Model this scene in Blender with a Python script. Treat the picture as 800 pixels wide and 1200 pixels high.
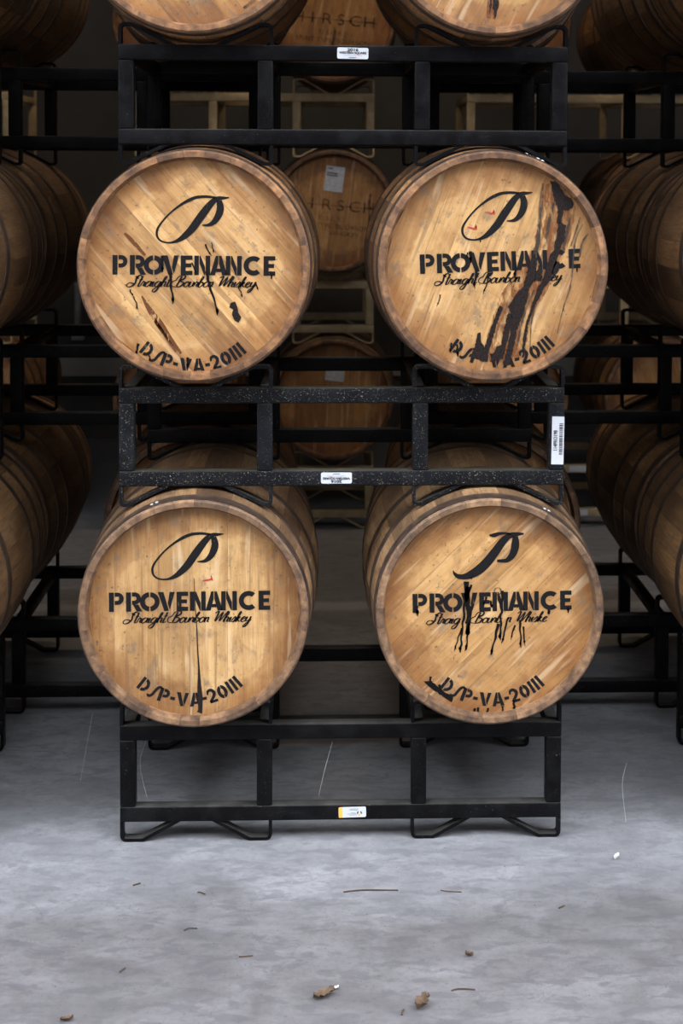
import bpy, bmesh, math, random
from mathutils import Matrix, Vector

for o in list(bpy.data.objects):
    bpy.data.objects.remove(o)
scene = bpy.context.scene
COL = scene.collection
R = random.Random(11)
PI = math.pi

# ------------------------------------------------------------------ camera
CAM_H = 1.7162
YAW, PITCH, ROLL = 0.0364, -0.04164, 0.00397
PCX, PCY, FPX = 446.72, 270.43, 1784.6        # principal point and focal length in 800x1200 pixels
cam_d = bpy.data.cameras.new('camera')
cam = bpy.data.objects.new('camera', cam_d)
COL.objects.link(cam)
cam_d.sensor_fit = 'HORIZONTAL'
cam_d.sensor_width = 36.0
cam_d.lens = FPX * 36.0 / 800.0
cam_d.shift_x = -(PCX - 400.0) / 800.0
cam_d.shift_y = -(600.0 - PCY) / 800.0
cam_d.clip_start = 0.05
cy_, sy_ = math.cos(YAW), math.sin(YAW)
cp_, sp_ = math.cos(PITCH), math.sin(PITCH)
right = Vector((cy_, -sy_, 0))
fwd = Vector((sy_ * cp_, cy_ * cp_, sp_))
up = Vector((-sy_ * sp_, -cy_ * sp_, cp_))
cr_, sr_ = math.cos(ROLL), math.sin(ROLL)
r2 = right * cr_ + up * sr_
u2 = -right * sr_ + up * cr_
cam.matrix_world = Matrix(((r2.x, u2.x, -fwd.x, 0), (r2.y, u2.y, -fwd.y, 0), (r2.z, u2.z, -fwd.z, CAM_H), (0, 0, 0, 1)))
cam_d.dof.use_dof = True
cam_d.dof.focus_distance = 3.72
cam_d.dof.aperture_fstop = 8.0
scene.camera = cam

# ------------------------------------------------------------------ world, lights, exposure
world = bpy.data.worlds.new('overcast_sky')
scene.world = world
world.use_nodes = True
wn = world.node_tree
bg = wn.nodes['Background']
wtc = wn.nodes.new('ShaderNodeTexCoord')
wsep = wn.nodes.new('ShaderNodeSeparateXYZ')
wn.links.new(wtc.outputs['Generated'], wsep.inputs[0])
wr = wn.nodes.new('ShaderNodeValToRGB')
wn.links.new(wsep.outputs['Z'], wr.inputs[0])
wr.color_ramp.elements[0].position = 0.0
wr.color_ramp.elements[0].color = (0.62, 0.66, 0.74, 1)
wr.color_ramp.elements[1].position = 0.55
wr.color_ramp.elements[1].color = (0.86, 0.92, 1.0, 1)
wn.links.new(wr.outputs[0], bg.inputs[0])
bg.inputs[1].default_value = 5.6

DOOR_Y, DOOR_X0, DOOR_X1, DOOR_Z = 2.85, -3.7, 3.9, 5.2
pl = bpy.data.lights.new('door_sky_portal', 'AREA')
pl.shape = 'RECTANGLE'
pl.size, pl.size_y = DOOR_X1 - DOOR_X0, DOOR_Z
pl.cycles.is_portal = True
plo = bpy.data.objects.new('door_sky_portal', pl)
plo.location = ((DOOR_X0 + DOOR_X1) / 2, DOOR_Y, DOOR_Z / 2)
plo.rotation_euler = (PI / 2, 0, 0)          # faces +Y, into the building
COL.objects.link(plo)

scene.view_settings.view_transform = 'Standard'
scene.view_settings.look = 'None'
scene.view_settings.gamma = 1.0
scene.view_settings.use_curve_mapping = False
scene.view_settings.exposure = 0.88

# ------------------------------------------------------------------ node helpers
class NT:
    def __init__(s, name):
        s.m = bpy.data.materials.new(name)
        s.m.use_nodes = True
        s.t = s.m.node_tree
        s.b = s.t.nodes['Principled BSDF']
        s.out = s.t.nodes['Material Output']
    def n(s, typ, **kw):
        nd = s.t.nodes.new(typ)
        for k, v in kw.items():
            setattr(nd, k, v)
        return nd
    def l(s, a, b):
        s.t.links.new(a, b)
    def val(s, sock, v):
        if hasattr(v, 'links'):
            s.l(v, sock)
        else:
            sock.default_value = v
    def coords(s, kind='Object', scale=(1, 1, 1), rnd=0.0):
        tc = s.n('ShaderNodeTexCoord')
        mp = s.n('ShaderNodeMapping')
        s.l(tc.outputs[kind], mp.inputs['Vector'])
        mp.inputs['Scale'].default_value = scale
        if rnd:
            oi = s.n('ShaderNodeObjectInfo')
            cb = s.math('MULTIPLY', oi.outputs['Random'], rnd)
            cx = s.n('ShaderNodeCombineXYZ')
            for i in range(3):
                s.l(cb, cx.inputs[i])
            s.l(cx.outputs[0], mp.inputs['Location'])
        return mp.outputs[0]
    def noise(s, vec, scale, detail=3.0, rough=0.55, dist=0.0):
        nd = s.n('ShaderNodeTexNoise')
        s.l(vec, nd.inputs['Vector'])
        nd.inputs['Scale'].default_value = scale
        nd.inputs['Detail'].default_value = detail
        nd.inputs['Roughness'].default_value = rough
        nd.inputs['Distortion'].default_value = dist
        return nd.outputs[0]
    def ramp(s, fac, *stops, interp='LINEAR'):
        nd = s.n('ShaderNodeValToRGB')
        s.l(fac, nd.inputs[0])
        cr = nd.color_ramp
        cr.interpolation = interp
        while len(cr.elements) < len(stops):
            cr.elements.new(0.5)
        for e, (p, c) in zip(cr.elements, stops):
            e.position = p
            e.color = (c, c, c, 1) if isinstance(c, (int, float)) else (*c, 1)
        return nd.outputs[0]
    def math(s, op, a, b=0.0, clamp=False):
        nd = s.n('ShaderNodeMath', operation=op, use_clamp=clamp)
        s.val(nd.inputs[0], a)
        s.val(nd.inputs[1], b)
        return nd.outputs[0]
    def mix(s, fac, a, b, blend='MIX'):
        nd = s.n('ShaderNodeMix', data_type='RGBA', blend_type=blend)
        s.val(nd.inputs[0], fac)
        for sock, v in ((nd.inputs[6], a), (nd.inputs[7], b)):
            if isinstance(v, tuple):
                sock.default_value = (*v, 1)
            else:
                s.l(v, sock)
        return nd.outputs[2]
    def bump(s, h, strength=0.2, dist=0.002):
        nd = s.n('ShaderNodeBump')
        nd.inputs['Strength'].default_value = strength
        nd.inputs['Distance'].default_value = dist
        s.l(h, nd.inputs['Height'])
        s.l(nd.outputs[0], s.b.inputs['Normal'])
    def set(s, **kw):
        for k, v in kw.items():
            sock = s.b.inputs[k.replace('_', ' ')]
            if isinstance(v, tuple):
                sock.default_value = (*v, 1)
            else:
                s.val(sock, v)
        return s.m
    def alpha(s, fac):
        s.l(fac, s.b.inputs['Alpha'])

def mat_head():
    t = NT('head_oak')
    grain = t.noise(t.coords(scale=(1, 1, .055), rnd=37.0), 210, 4, .65, .6)
    band = t.noise(t.coords(scale=(1, 1, .05), rnd=11.0), 34, 3, .5, 1.2)
    base = t.ramp(band, (.30, (.41, .237, .092)), (.50, (.49, .297, .122)), (.72, (.57, .362, .160)))
    base = t.mix(t.ramp(grain, (.34, .42), (.54, 0.0)), base, (.27, .15, .06))
    mot = t.noise(t.coords(rnd=21.0), 11, 5, .65, .8)
    base = t.mix(t.ramp(mot, (.36, .55), (.52, 0.0)), base, t.mix(1.0, base, (.62, .52, .42), 'MULTIPLY'))
    base = t.mix(t.ramp(mot, (.58, 0.0), (.72, .5)), base, (.62, .43, .235))
    oi = t.n('ShaderNodeObjectInfo')
    tone = t.ramp(oi.outputs['Random'], (0, (.68, .60, .51)), (.5, (.95, .92, .88)), (1, (1.10, 1.10, 1.10)))
    base = t.mix(1.0, base, tone, 'MULTIPLY')
    base = t.mix(1.0, base, oi.outputs['Color'], 'MULTIPLY')
    # oily brown border with an irregular edge, left by the wet rim
    tc = t.n('ShaderNodeTexCoord')
    sp = t.n('ShaderNodeSeparateXYZ')
    t.l(tc.outputs['Object'], sp.inputs[0])
    rr = t.math('POWER', t.math('ADD', t.math('MULTIPLY', sp.outputs[0], sp.outputs[0]), t.math('MULTIPLY', sp.outputs[2], sp.outputs[2])), .5)
    wob = t.noise(t.coords(), 9, 4, .6)
    rr = t.math('ADD', rr, t.math('MULTIPLY', t.math('SUBTRACT', wob, .5), .20))
    bord = t.ramp(rr, (.190, 0.0), (.205, .55), (.262, .95))
    base = t.mix(bord, base, t.mix(1.0, base, (.55, .41, .29), 'MULTIPLY'))
    # scuffs and grey mould marks
    sc = t.ramp(t.noise(t.coords(scale=(1, 1, .6), rnd=5.0), 24, 5, .72), (.56, 0.0), (.66, .62))
    base = t.mix(sc, base, (.15, .10, .06))
    sc2 = t.ramp(t.noise(t.coords(rnd=3.0), 85, 4, .65), (.62, 0.0), (.70, .8))
    base = t.mix(sc2, base, (.06, .04, .028))
    lin = t.ramp(t.noise(t.coords(scale=(1, 1, .035), rnd=15.0), 70, 2, .5, .3), (.60, 0.0), (.68, .55))
    base = t.mix(lin, base, (.17, .085, .032))
    pale = t.ramp(t.noise(t.coords(scale=(1, 1, .1), rnd=8.0), 48, 2, .5), (.60, 0.0), (.72, .35))
    base = t.mix(pale, base, (.70, .52, .32))
    t.bump(grain, .25, .0012)
    return t.set(Base_Color=base, Roughness=t.ramp(band, (.3, .5), (.7, .68)))

def mat_stave(name, c0, c1, c2):
    t = NT(name)
    grain = t.noise(t.coords(scale=(1, .05, 1), rnd=29.0), 190, 4, .65, .4)
    band = t.noise(t.coords(scale=(1, .35, 1), rnd=13.0), 14, 4, .6, .5)
    base = t.ramp(band, (.30, c0), (.52, c1), (.74, c2))
    base = t.mix(t.ramp(grain, (.36, .6), (.55, 0.0)), base, tuple(x * .45 for x in c0))
    oi = t.n('ShaderNodeObjectInfo')
    tone = t.ramp(oi.outputs['Random'], (0, (.50, .45, .41)), (.5, (.92, .88, .84)), (1, (1.38, 1.33, 1.26)))
    base = t.mix(1.0, base, tone, 'MULTIPLY')
    base = t.mix(1.0, base, oi.outputs['Color'], 'MULTIPLY')
    st = t.ramp(t.noise(t.coords(rnd=7.0), 22, 5, .7), (.58, 0.0), (.70, .8))
    base = t.mix(st, base, (.045, .03, .02))
    t.bump(grain, .3, .0015)
    return t.set(Base_Color=base, Roughness=.62)

def mat_chime():
    t = NT('chime_end_grain')
    n1 = t.noise(t.coords(rnd=17.0), 30, 5, .68)
    base = t.ramp(n1, (.34, (.060, .034, .022)), (.50, (.145, .082, .044)), (.68, (.27, .16, .085)))
    oi = t.n('ShaderNodeObjectInfo')
    tone = t.ramp(oi.outputs['Random'], (0, (.62, .60, .60)), (1, (1.25, 1.2, 1.15)))
    base = t.mix(1.0, base, tone, 'MULTIPLY')
    base = t.mix(1.0, base, oi.outputs['Color'], 'MULTIPLY')
    t.bump(n1, .4, .002)
    return t.set(Base_Color=base, Roughness=.55)

def mat_hoop():
    t = NT('hoop_steel')
    n1 = t.noise(t.coords(), 35, 5, .7)
    base = t.ramp(n1, (.35, (.050, .032, .024)), (.58, (.100, .064, .046)), (.72, (.17, .10, .062)))
    return t.set(Base_Color=base, Metallic=.55, Roughness=t.ramp(n1, (.3, .42), (.7, .62)))

def mat_rack(name, base_c, dust_c, dust):
    t = NT(name)
    geo = t.n('ShaderNodeNewGeometry')
    sp = t.n('ShaderNodeSeparateXYZ')
    t.l(geo.outputs['Normal'], sp.inputs[0])
    v = t.coords('Object', rnd=9.0)
    blot = t.noise(v, 18, 4, .6)
    spk = t.noise(v, 380, 2, .5)
    base = t.mix(t.ramp(blot, (.45, 0.0), (.75, .5)), base_c, tuple(min(1, x * 1.9 + .006) for x in base_c))
    base = t.mix(t.ramp(spk, (.74 - .09 * dust, 0.0), (.80 - .09 * dust, dust)), base, dust_c)
    upf = t.math('MULTIPLY', t.ramp(sp.outputs[2], (.6, 0.0), (.95, 1.0)), t.ramp(blot, (.25, .25), (.65, .75)))
    base = t.mix(upf, base, tuple(x * .17 for x in dust_c))     # settled dust lies on upward faces
    return t.set(Base_Color=base, Roughness=t.ramp(blot, (.3, .34), (.7, .55)), Specular_IOR_Level=.075)

def mat_paint(name, col, lo, hi, rough=.55):
    t = NT(name)
    wear = t.noise(t.coords(scale=(1, 1, .35)), 120, 4, .7)
    soft = t.noise(t.coords(), 22, 3, .6)
    a = t.math('ADD', t.math('MULTIPLY', wear, .7), t.math('MULTIPLY', soft, .3))
    t.alpha(t.ramp(a, (lo, .25), (hi, 1.0)))
    return t.set(Base_Color=col, Roughness=rough, Specular_IOR_Level=.12)

def mat_plain(name, col, rough=.6, metal=0.0, var=.0, scale=40):
    t = NT(name)
    if var:
        n1 = t.noise(t.coords(), scale, 4, .6)
        base = t.ramp(n1, (.3, tuple(x * (1 - var) for x in col)), (.7, tuple(min(1, x * (1 + var)) for x in col)))
        return t.set(Base_Color=base, Roughness=rough, Metallic=metal)
    return t.set(Base_Color=col, Roughness=rough, Metallic=metal)

def mat_floor():
    t = NT('concrete_floor')
    v = t.coords('Object')
    big = t.noise(v, .9, 5, .62, .3)
    mid = t.noise(t.coords('Object', scale=(1, 1.6, 1)), 5.5, 5, .65, .8)
    fine = t.noise(v, 55, 4, .7)
    base = t.ramp(mid, (.30, (.165, .163, .170)), (.50, (.225, .223, .234)), (.70, (.290, .289, .304)))
    base = t.mix(t.ramp(big, (.38, .45), (.60, 0.0)), base, (.135, .132, .138))
    base = t.mix(t.ramp(fine, (.36, .25), (.55, 0.0)), base, (.11, .108, .11))
    blu = t.noise(t.coords('Object', scale=(1, 2, 1)), 13, 4, .6, .4)
    base = t.mix(t.ramp(blu, (.50, 0.0), (.60, .55)), base, (.130, .130, .142))
    # darker and browner towards the camera, with a scalloped tyre-tread edge
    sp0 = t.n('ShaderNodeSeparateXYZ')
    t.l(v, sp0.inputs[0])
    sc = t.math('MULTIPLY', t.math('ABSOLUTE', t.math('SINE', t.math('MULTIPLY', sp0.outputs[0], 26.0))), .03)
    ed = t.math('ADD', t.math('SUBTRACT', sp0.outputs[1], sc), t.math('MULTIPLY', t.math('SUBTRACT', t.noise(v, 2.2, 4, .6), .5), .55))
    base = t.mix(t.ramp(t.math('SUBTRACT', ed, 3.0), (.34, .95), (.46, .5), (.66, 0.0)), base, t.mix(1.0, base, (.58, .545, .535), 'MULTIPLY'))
    # dirty scuffs, tyre smears
    sm = t.ramp(t.noise(t.coords('Object', scale=(.55, 2.2, 1)), 4.2, 6, .7, 1.5), (.57, 0.0), (.68, .35))
    base = t.mix(sm, base, (.105, .102, .108))
    spk = t.ramp(t.noise(v, 150, 2, .5), (.68, 0.0), (.73, .8))
    base = t.mix(spk, base, (.045, .036, .03))
    hair = t.ramp(t.math('ABSOLUTE', t.math('SUBTRACT', t.noise(t.coords('Object', scale=(.5, 1.1, 1)), 2.2, 5, .6, .6), .5)), (.0, .5), (.006, 0.0))
    base = t.mix(t.math('MULTIPLY', hair, t.ramp(big, (.45, 0.0), (.6, 1.0))), base, (.09, .085, .085))
    # pale repaired joint across the aisle
    sp = t.n('ShaderNodeSeparateXYZ')
    t.l(v, sp.inputs[0])
    jy = t.math('ABSOLUTE', t.math('SUBTRACT', t.math('ADD', sp.outputs[1], t.math('MULTIPLY', t.math('SUBTRACT', t.noise(v, 3, 3, .6), .5), .12)), 5.90))
    base = t.mix(t.ramp(jy, (.03, .5), (.07, 0.0)), base, (.40, .40, .42))
    t.bump(t.math('ADD', t.math('MULTIPLY', mid, .6), t.math('MULTIPLY', fine, .4)), .25, .004)
    return t.set(Base_Color=base, Roughness=t.ramp(mid, (.3, .52), (.7, .72)))

def mat_wall(name, c):
    t = NT(name)
    n1 = t.noise(t.coords('Object'), 2.5, 5, .6)
    base = t.ramp(n1, (.3, tuple(x * .8 for x in c)), (.7, tuple(x * 1.15 for x in c)))
    return t.set(Base_Color=base, Roughness=.85)

def mat_tar():
    t = NT('black_tar')
    n1 = t.noise(t.coords(), 160, 4, .7)
    base = t.ramp(n1, (.35, (.006, .004, .004)), (.62, (.016, .009, .007)), (.74, (.07, .025, .012)))
    t.bump(n1, .6, .002)
    return t.set(Base_Color=base, Roughness=t.ramp(n1, (.42, .6), (.60, .15)), Specular_IOR_Level=.28)

def mat_stain(name, col, lo=.40, hi=.56, amax=.85, stretch=.3, scale=60):
    t = NT(name)
    n1 = t.noise(t.coords(scale=(1, 1, stretch)), scale, 4, .7, .5)
    t.alpha(t.ramp(n1, (lo, 0.0), (hi, amax)))
    return t.set(Base_Color=col, Roughness=.4)

M = {
    'head': mat_head(),
    'stave': mat_stave('stave_oak', (.135, .073, .034), (.225, .132, .063), (.32, .205, .105)),
    'chime': mat_chime(),
    'hoop': mat_hoop(),
    'rivet': mat_plain('rivet_steel', (.62, .62, .62), .35, .8),
    'rack': mat_rack('black_rack_enamel', (.0034, .0032, .0037), (.42, .40, .36), .4),
    'dusty': mat_rack('dusty_black_enamel', (.0075, .0075, .009), (.34, .31, .21), .9),
    'beige': mat_rack('beige_rack_enamel', (.36, .27, .155), (.42, .36, .25), .2),
    'ink': mat_paint('stencil_black', (.009, .008, .0085), .33, .42),
    'ink_faint': mat_paint('faded_ink', (.035, .022, .014), .44, .60),
    'drip': mat_paint('paint_drip', (.006, .005, .005), .1, .2, .4),
    'red': mat_paint('red_crayon', (.42, .035, .04), .42, .50),
    'tar': mat_tar(),
    'wet': mat_stain('whiskey_stain', (.17, .052, .014), .38, .60, .85),
    'soot': mat_stain('grey_streak', (.035, .03, .026), .34, .56, .8),
    'sap': mat_stain('brown_sap', (.11, .035, .01), .36, .5, .95, .4, 90),
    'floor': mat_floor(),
    'wall': mat_wall('painted_wall', (.095, .09, .086)),
    'ceil': mat_wall('steel_deck', (.04, .04, .04)),
    'paper': mat_plain('label_paper', (.50, .51, .54), .6),
    'print': mat_plain('label_print', (.008, .008, .01), .7),
    'grey_print': mat_plain('label_grey_print', (.20, .21, .23), .6),
    'red_print': mat_plain('label_red_print', (.6, .05, .06), .6),
    'orange': mat_plain('label_orange', (.85, .42, .04), .5),
    'tag': mat_plain('silver_tag', (.52, .52, .54), .4, .25, .25, 70),
    'tag_print': mat_plain('tag_print', (.04, .04, .045), .6),
    'leaf': mat_plain('dry_leaf', (.095, .055, .03), .8, 0, .45, 60),
    'chip': mat_plain('pale_chip', (.72, .70, .68), .7),
    'twig': mat_plain('twig_bark', (.06, .035, .02), .9, 0, .3, 80),
    'web': mat_plain('cobweb_silk', (.55, .55, .55), .6),
    'galv': mat_plain('galvanised_steel', (.36, .37, .38), .45, .6, .2, 15),
    'sky_blocker': mat_wall('sky_blocker_dark', (.05, .042, .038)),
    'ground': mat_wall('yard_asphalt', (.07, .07, .072)),
}

# ------------------------------------------------------------------ mesh helpers
def mesh_from(name, verts, faces, mats, smooth=None, idx=None):
    me = bpy.data.meshes.new(name)
    me.from_pydata([tuple(v) for v in verts], [], faces)
    for m in (mats if isinstance(mats, (list, tuple)) else [mats]):
        me.materials.append(m)
    if idx:
        for p, i in zip(me.polygons, idx):
            p.material_index = i
    if smooth is not None:
        for p in me.polygons:
            p.use_smooth = True
        me.set_sharp_from_angle(angle=math.radians(smooth))
    me.update()
    return me

def link(name, data, parent=None, loc=(0, 0, 0), rot=(0, 0, 0), color=None):
    o = bpy.data.objects.new(name, data)
    COL.objects.link(o)
    o.location = loc
    o.rotation_euler = rot
    if parent is not None:
        o.parent = parent
    if color:
        o.color = (*color, 1)
    return o

def tag(o, label, cat, group=None):
    o['label'] = label
    o['category'] = cat
    if group:
        o['group'] = group
    return o

def box_mesh(name, sx, sy, sz, mat, bevel=0.0, org=(0, 0, 0)):
    bm = bmesh.new()
    bmesh.ops.create_cube(bm, size=1.0)
    for v in bm.verts:
        v.co = Vector((v.co.x * sx + org[0], v.co.y * sy + org[1], v.co.z * sz + org[2]))
    if bevel:
        bmesh.ops.bevel(bm, geom=list(bm.edges), offset=bevel, segments=2, profile=.5, affect='EDGES', clamp_overlap=True)
    me = bpy.data.meshes.new(name)
    bm.to_mesh(me)
    bm.free()
    me.materials.append(mat)
    if bevel:
        for p in me.polygons:
            p.use_smooth = True
        me.set_sharp_from_angle(angle=math.radians(50))
    return me

def fillet(pts, r, n=4):
    out = [Vector(pts[0])]
    for i in range(1, len(pts) - 1):
        a, b, c = Vector(pts[i - 1]), Vector(pts[i]), Vector(pts[i + 1])
        u, w = (a - b).normalized(), (c - b).normalized()
        ang = u.angle(w)
        d = min(r / math.tan(ang / 2), (a - b).length * .49, (c - b).length * .49)
        p0, p1 = b + u * d, b + w * d
        for k in range(n + 1):
            q = k / n
            out.append(p0 * (1 - q) ** 2 + b * 2 * q * (1 - q) + p1 * q * q)
    out.append(Vector(pts[-1]))
    return out

def strap_mesh(name, pts, th, dep, mat):
    """flat bar bent along an XZ polyline, th thick in the plane, dep deep in Y"""
    pts = [Vector(p) for p in pts]
    vs, fs = [], []
    for i, p in enumerate(pts):
        d = (pts[min(i + 1, len(pts) - 1)] - pts[max(i - 1, 0)]).normalized()
        nrm = Vector((-d.y, d.x)) * (th / 2)
        for q, y in ((p + nrm, 0), (p - nrm, 0), (p - nrm, dep), (p + nrm, dep)):
            vs.append((q.x, y, q.y))
    for i in range(len(pts) - 1):
        a = i * 4
        for k in range(4):
            fs.append((a + k, a + (k + 1) % 4, a + 4 + (k + 1) % 4, a + 4 + k))
    fs.append((3, 2, 1, 0))
    e = len(vs) - 4
    fs.append((e, e + 1, e + 2, e + 3))
    me = mesh_from(name, vs, fs, mat, 40)
    bm = bmesh.new(); bm.from_mesh(me)
    bmesh.ops.recalc_face_normals(bm, faces=bm.faces)
    bm.to_mesh(me); bm.free()
    return me

def catmull(pts, n=5):
    pts = [tuple(p) for p in pts]
    if len(pts) < 3:
        return pts
    ext = [pts[0]] + pts + [pts[-1]]
    out = []
    for i in range(1, len(ext) - 2):
        p0, p1, p2, p3 = ext[i - 1:i + 3]
        for k in range(n):
            t = k / n
            out.append(tuple(.5 * (2 * b + (c - a) * t + (2 * a - 5 * b + 4 * c - d) * t * t + (3 * b - a - 3 * c + d) * t ** 3)
                             for a, b, c, d in zip(p0, p1, p2, p3)))
    out.append(pts[-1])
    return out

class Art:
    """flat print in 2D: polygons collected as one mesh"""
    def __init__(s):
        s.v, s.f = [], []
    def poly(s, pts):
        b = len(s.v)
        s.v += [tuple(p[:2]) for p in pts]
        s.f.append(tuple(range(b, b + len(pts))))
    def rect(s, x0, y0, x1, y1):
        s.poly([(x0, y0), (x1, y0), (x1, y1), (x0, y1)])
    def ribbon(s, pts, w=None):
        """pts (x, y[, w])"""
        P = [Vector(p[:2]) for p in pts]
        W = [p[2] if len(p) > 2 else w for p in pts]
        b = len(s.v)
        for i, p in enumerate(P):
            d = P[min(i + 1, len(P) - 1)] - P[max(i - 1, 0)]
            d = d.normalized() if d.length > 1e-9 else Vector((1, 0))
            nr = Vector((-d.y, d.x)) * (W[i] / 2)
            s.v += [tuple(p + nr), tuple(p - nr)]
        for i in range(len(P) - 1):
            a = b + 2 * i
            s.f.append((a, a + 1, a + 3, a + 2))
    def ring(s, cx, cy, rx, ry, ix, iy, a0, a1, n=14):
        b = len(s.v)
        for k in range(n + 1):
            a = math.radians(a0 + (a1 - a0) * k / n)
            s.v += [(cx + rx * math.cos(a), cy + ry * math.sin(a)), (cx + ix * math.cos(a), cy + iy * math.sin(a))]
        for k in range(n):
            q = b + 2 * k
            s.f.append((q, q + 1, q + 3, q + 2))
    def add(s, other, fn):
        b = len(s.v)
        s.v += [fn(x, y) for x, y in other.v]
        s.f += [tuple(i + b for i in f) for f in other.f]
    def mesh(s, name, mat, fn=lambda x, y: (x, y), y=0.0):
        """into the XZ plane, facing -Y"""
        vs = []
        for x, z in s.v:
            a, b = fn(x, z)
            vs.append((a, y, b))
        me = mesh_from(name, vs, s.f, mat)
        bm = bmesh.new(); bm.from_mesh(me)
        for f in bm.faces:
            f.normal_update()
            if f.normal.y > 0:
                f.normal_flip()
        bm.to_mesh(me); bm.free()
        return me

def jag(pts, amp, step, rnd):
    out = []
    n = len(pts)
    for i in range(n):
        a, b = Vector(pts[i]), Vector(pts[(i + 1) % n])
        k = max(1, int((b - a).length / step))
        for j in range(k):
            p = a.lerp(b, j / k)
            out.append((p.x + rnd.uniform(-amp, amp), p.y + rnd.uniform(-amp, amp)))
    return out

def text_mesh(name, body, size, mat, align='CENTER', sx=1.0, bold=0.0):
    cu = bpy.data.curves.new(name, 'FONT')
    cu.body = body
    cu.size = size
    cu.align_x = align
    cu.align_y = 'CENTER'
    cu.resolution_u = 3
    cu.offset = bold
    ob = bpy.data.objects.new(name + '_tmp', cu)
    COL.objects.link(ob)
    dg = bpy.context.evaluated_depsgraph_get()
    me = bpy.data.meshes.new_from_object(ob.evaluated_get(dg))
    bpy.data.objects.remove(ob)
    bpy.data.curves.remove(cu)
    for v in me.vertices:
        v.co = Vector((v.co.x * sx, 0, v.co.y))
    me.materials.clear()
    me.materials.append(mat)
    return me

# ------------------------------------------------------------------ setting
def slab(name, x0, x1, y0, y1, z0, z1, mat):
    o = link(name, box_mesh(name, x1 - x0, y1 - y0, z1 - z0, mat), None, ((x0 + x1) / 2, (y0 + y1) / 2, (z0 + z1) / 2))
    o['kind'] = 'structure'
    return o

HX0, HX1, BACK_Y, CEIL_Z = -5.2, 5.2, 9.6, 5.6
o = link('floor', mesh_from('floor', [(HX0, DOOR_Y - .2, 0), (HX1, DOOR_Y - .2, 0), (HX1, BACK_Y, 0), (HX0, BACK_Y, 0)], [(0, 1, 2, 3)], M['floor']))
o['kind'] = 'structure'
o = link('floor_yard', mesh_from('floor_yard', [(-30, -30, -.02), (30, -30, -.02), (30, DOOR_Y - .2, -.02), (-30, DOOR_Y - .2, -.02)], [(0, 1, 2, 3)], M['ground']))
o['kind'] = 'structure'
slab('wall_back', HX0, HX1, BACK_Y, BACK_Y + .2, 0, CEIL_Z, M['wall'])
slab('wall_left', HX0 - .2, HX0, DOOR_Y, BACK_Y + .2, 0, CEIL_Z, M['wall'])
slab('wall_right', HX1, HX1 + .2, DOOR_Y, BACK_Y + .2, 0, CEIL_Z, M['wall'])
slab('ceiling', HX0 - .2, HX1 + .2, DOOR_Y - .2, BACK_Y + .2, CEIL_Z, CEIL_Z + .15, M['ceil'])
slab('wall_front_left', HX0 - .2, DOOR_X0, DOOR_Y - .2, DOOR_Y, 0, CEIL_Z, M['wall'])
slab('wall_front_right', DOOR_X1, HX1 + .2, DOOR_Y - .2, DOOR_Y, 0, CEIL_Z, M['wall'])
slab('wall_front_header', DOOR_X0, DOOR_X1, DOOR_Y - .2, DOOR_Y, DOOR_Z, CEIL_Z, M['wall'])
slab('wall_sky_blocker', -16, 16, -9.3, -9.0, -.02, 13.0, M['sky_blocker'])      # unseen wall added behind the camera to block low sky light
slab('trim_1', HX0, HX1, BACK_Y - .03, BACK_Y, .40, .52, mat_plain('pale_wall_rail', (.50, .48, .44), .7))

# ------------------------------------------------------------------ aisle lamp (the warehouse light over the second aisle)
def lamp(x, y, z, power):
    root = link('strip_lamp', None, None, (x, y, z))
    tag(root, 'long ceiling strip lamp hanging over the aisle behind the stacks', 'lamp')
    link('housing', box_mesh('housing', 1.3, .16, .06, M['galv'], .008), root, (0, 0, .05))
    t = NT('lamp_tube_glow')
    t.set(Base_Color=(.9, .85, .75), Emission_Color=(1.0, .80, .56), Emission_Strength=2.0)
    link('tube', box_mesh('tube', 1.22, .10, .03, t.m, .012), root, (0, 0, .008))
    for sx in (-.5, .5):
        link('hanger', box_mesh('hanger', .012, .012, CEIL_Z - z - .08, M['galv']), root, (sx, 0, .08 + (CEIL_Z - z - .08) / 2))
    ld = bpy.data.lights.new('strip_lamp_light', 'AREA')
    ld.shape = 'RECTANGLE'
    ld.size, ld.size_y = 1.2, .1
    ld.energy = power
    ld.color = (1.0, .80, .58)
    lo = bpy.data.objects.new('strip_lamp_light', ld)
    COL.objects.link(lo)
    lo.location = (0, 0, -.03)
    lo.parent = root
lamp(0.1, 6.25, 4.55, 17.0)

# ------------------------------------------------------------------ barrel rack
W, DEP, TB = 1.124, .646, .039
Z_B0, Z_T0 = .052, .262           # undersides of the lower and upper rails
CELLS = (.1925, W - .1925)
HW = .1925
STRAP, SDEP = .0085, .030

R_SEAT = .2943                     # barrel radius where a cradle strap bears on it

def cradle_pts(side, flip, zc, h, phi):
    """strap whose sloping run is tangent to a barrel whose axis lies zc beyond the rail face"""
    re, c, sn = R_SEAT + STRAP / 2, math.cos(math.radians(phi)), math.sin(math.radians(phi))
    at = lambda z: (re - (z + zc) * c) / sn
    zl = -h + STRAP / 2
    p = [(HW - STRAP / 2, .02), (HW - STRAP / 2, zl), (min(at(zl), HW - .012), zl), (at(.007), .007)]
    return fillet([(x * side, z * flip) for x, z in p], .013)

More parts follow.
